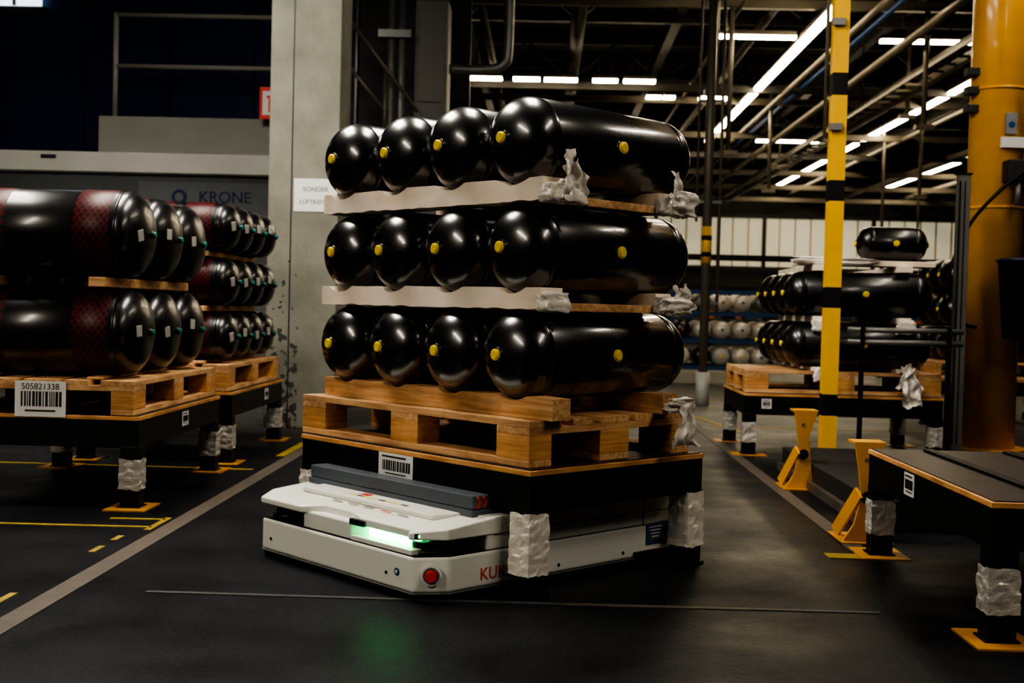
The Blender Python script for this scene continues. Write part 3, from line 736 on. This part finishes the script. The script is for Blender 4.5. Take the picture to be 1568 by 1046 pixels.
# ------------------------------------------------------------------ strip lights
def strip_light(p,q,m,w=.12,rods=True):
    b=MB('ceiling_light');p=Vector(p);q=Vector(q);c=(p+q)/2;p-=c;q-=c
    up=Vector((0,0,1))
    b.beam(p+up*.05,q+up*.05,w+.06,.06,TRUSSL)
    b.beam(p,q,w,.04,m)
    n=max(2,int((q-p).length/3)+1)
    for i in range(n):
        if rods: t=p.lerp(q,(i+.5)/n);b.cyl(t+up*.07,t+up*(5.54-c.z),.012,TRUSS,6)
    return b.obj(c)
Z=5.0
strip_light((3.67,15.6,Z),(3.67,28,Z),LAMP)
strip_light((7.08,19.8,Z),(7.08,27.3,Z),LAMP);strip_light((7.08,27.9,Z),(7.08,37.6,Z),LAMP)
strip_light((10.4,29.6,Z),(10.4,37,Z),LAMP)
for x0,x1 in ((-2.3,-2.15),(-1.46,-.86),(-.66,-.2),(-.12,.45),(.72,1.15),(1.26,1.80)): strip_light((x0,20.9,Z),(x1,20.9,Z),LAMP,.16)
for x0,x1 in ((1.78,2.05),(2.1,2.3),(2.75,3.27)): strip_light((x0,22.4,Z),(x1,22.4,Z),LAMP,.18)
strip_light((2.28,17.4,Z),(3.5,17.4,Z),LAMP,.10);strip_light((4.74,17.5,Z),(6.07,17.5,Z),LAMP,.10)
strip_light((4.75,27.7,Z),(6.3,27.7,Z),LAMP,.14)
strip_light((-2.0,30,Z),(3,30,Z),LAMP,.10)
strip_light((1.6,14.7,Z),(4.4,14.7,Z),LAMP,.14)  # added out of view to brighten the blue rack and floor
strip_light((-6.5,12.35,2.345),(-3.0,12.35,2.345),emis('under_deck_fill',(1,.95,.85),9),.06,False)  # added fill lamp hidden behind the beam, brightens the partition
# added light fittings over the parking area, out of view
strip_light((-2.9,5.0,Z),(-2.9,7.8,Z),ADDED_PANEL,1.3)  # wide panels added overhead to enlarge the tank dome highlights
strip_light((-.3,4.6,Z),(-.3,6.9,Z),ADDED_PANEL,.9)
strip_light((-4.4,-3,4.2),(-4.4,1.6,4.2),UNSEEN_LAMP,.34)  # unseen low lamp, added to light spacers and front faces
strip_light((3.4,-1.5,Z),(3.4,3.0,Z),UNSEEN_LAMP,.18)  # unseen, added to light the robot's right side
strip_light((4.2,5.5,Z),(4.2,10.5,Z),UNSEEN_LAMP,.10)

# ------------------------------------------------------------------ world / camera
w=bpy.data.worlds.new('world');scene.world=w;w.use_nodes=True
w.node_tree.nodes['Background'].inputs[0].default_value=(.02,.025,.03,1);w.node_tree.nodes['Background'].inputs[1].default_value=.3
f,pit,roll,yaw=1827.4,.0275,.0254,.0272
cy,sy=math.cos(yaw),math.sin(yaw);cp,sp=math.cos(pit),math.sin(pit);cr_,sr_=math.cos(roll),math.sin(roll)
fw=Vector((-sy,cy,0));rt=Vector((cy,sy,0));up=Vector((0,0,1))
F=fw*cp-up*sp;U=up*cp+fw*sp
cx=rt*cr_+U*sr_;cyv=-rt*sr_+U*cr_;cz=-F
cam=bpy.data.cameras.new('camera');cam.sensor_width=36;cam.lens=f/1568*36;cam.clip_end=200
co=bpy.data.objects.new('camera',cam);COL.objects.link(co)
M=Matrix(((cx.x,cyv.x,cz.x,0),(cx.y,cyv.y,cz.y,0),(cx.z,cyv.z,cz.z,1),(0,0,0,1)));co.matrix_world=M
scene.camera=co
cam.dof.use_dof=True;cam.dof.focus_distance=4.15;cam.dof.aperture_fstop=4.0
scene.view_settings.view_transform='AgX'
scene.view_settings.look='AgX - High Contrast'
scene.view_settings.exposure=.15
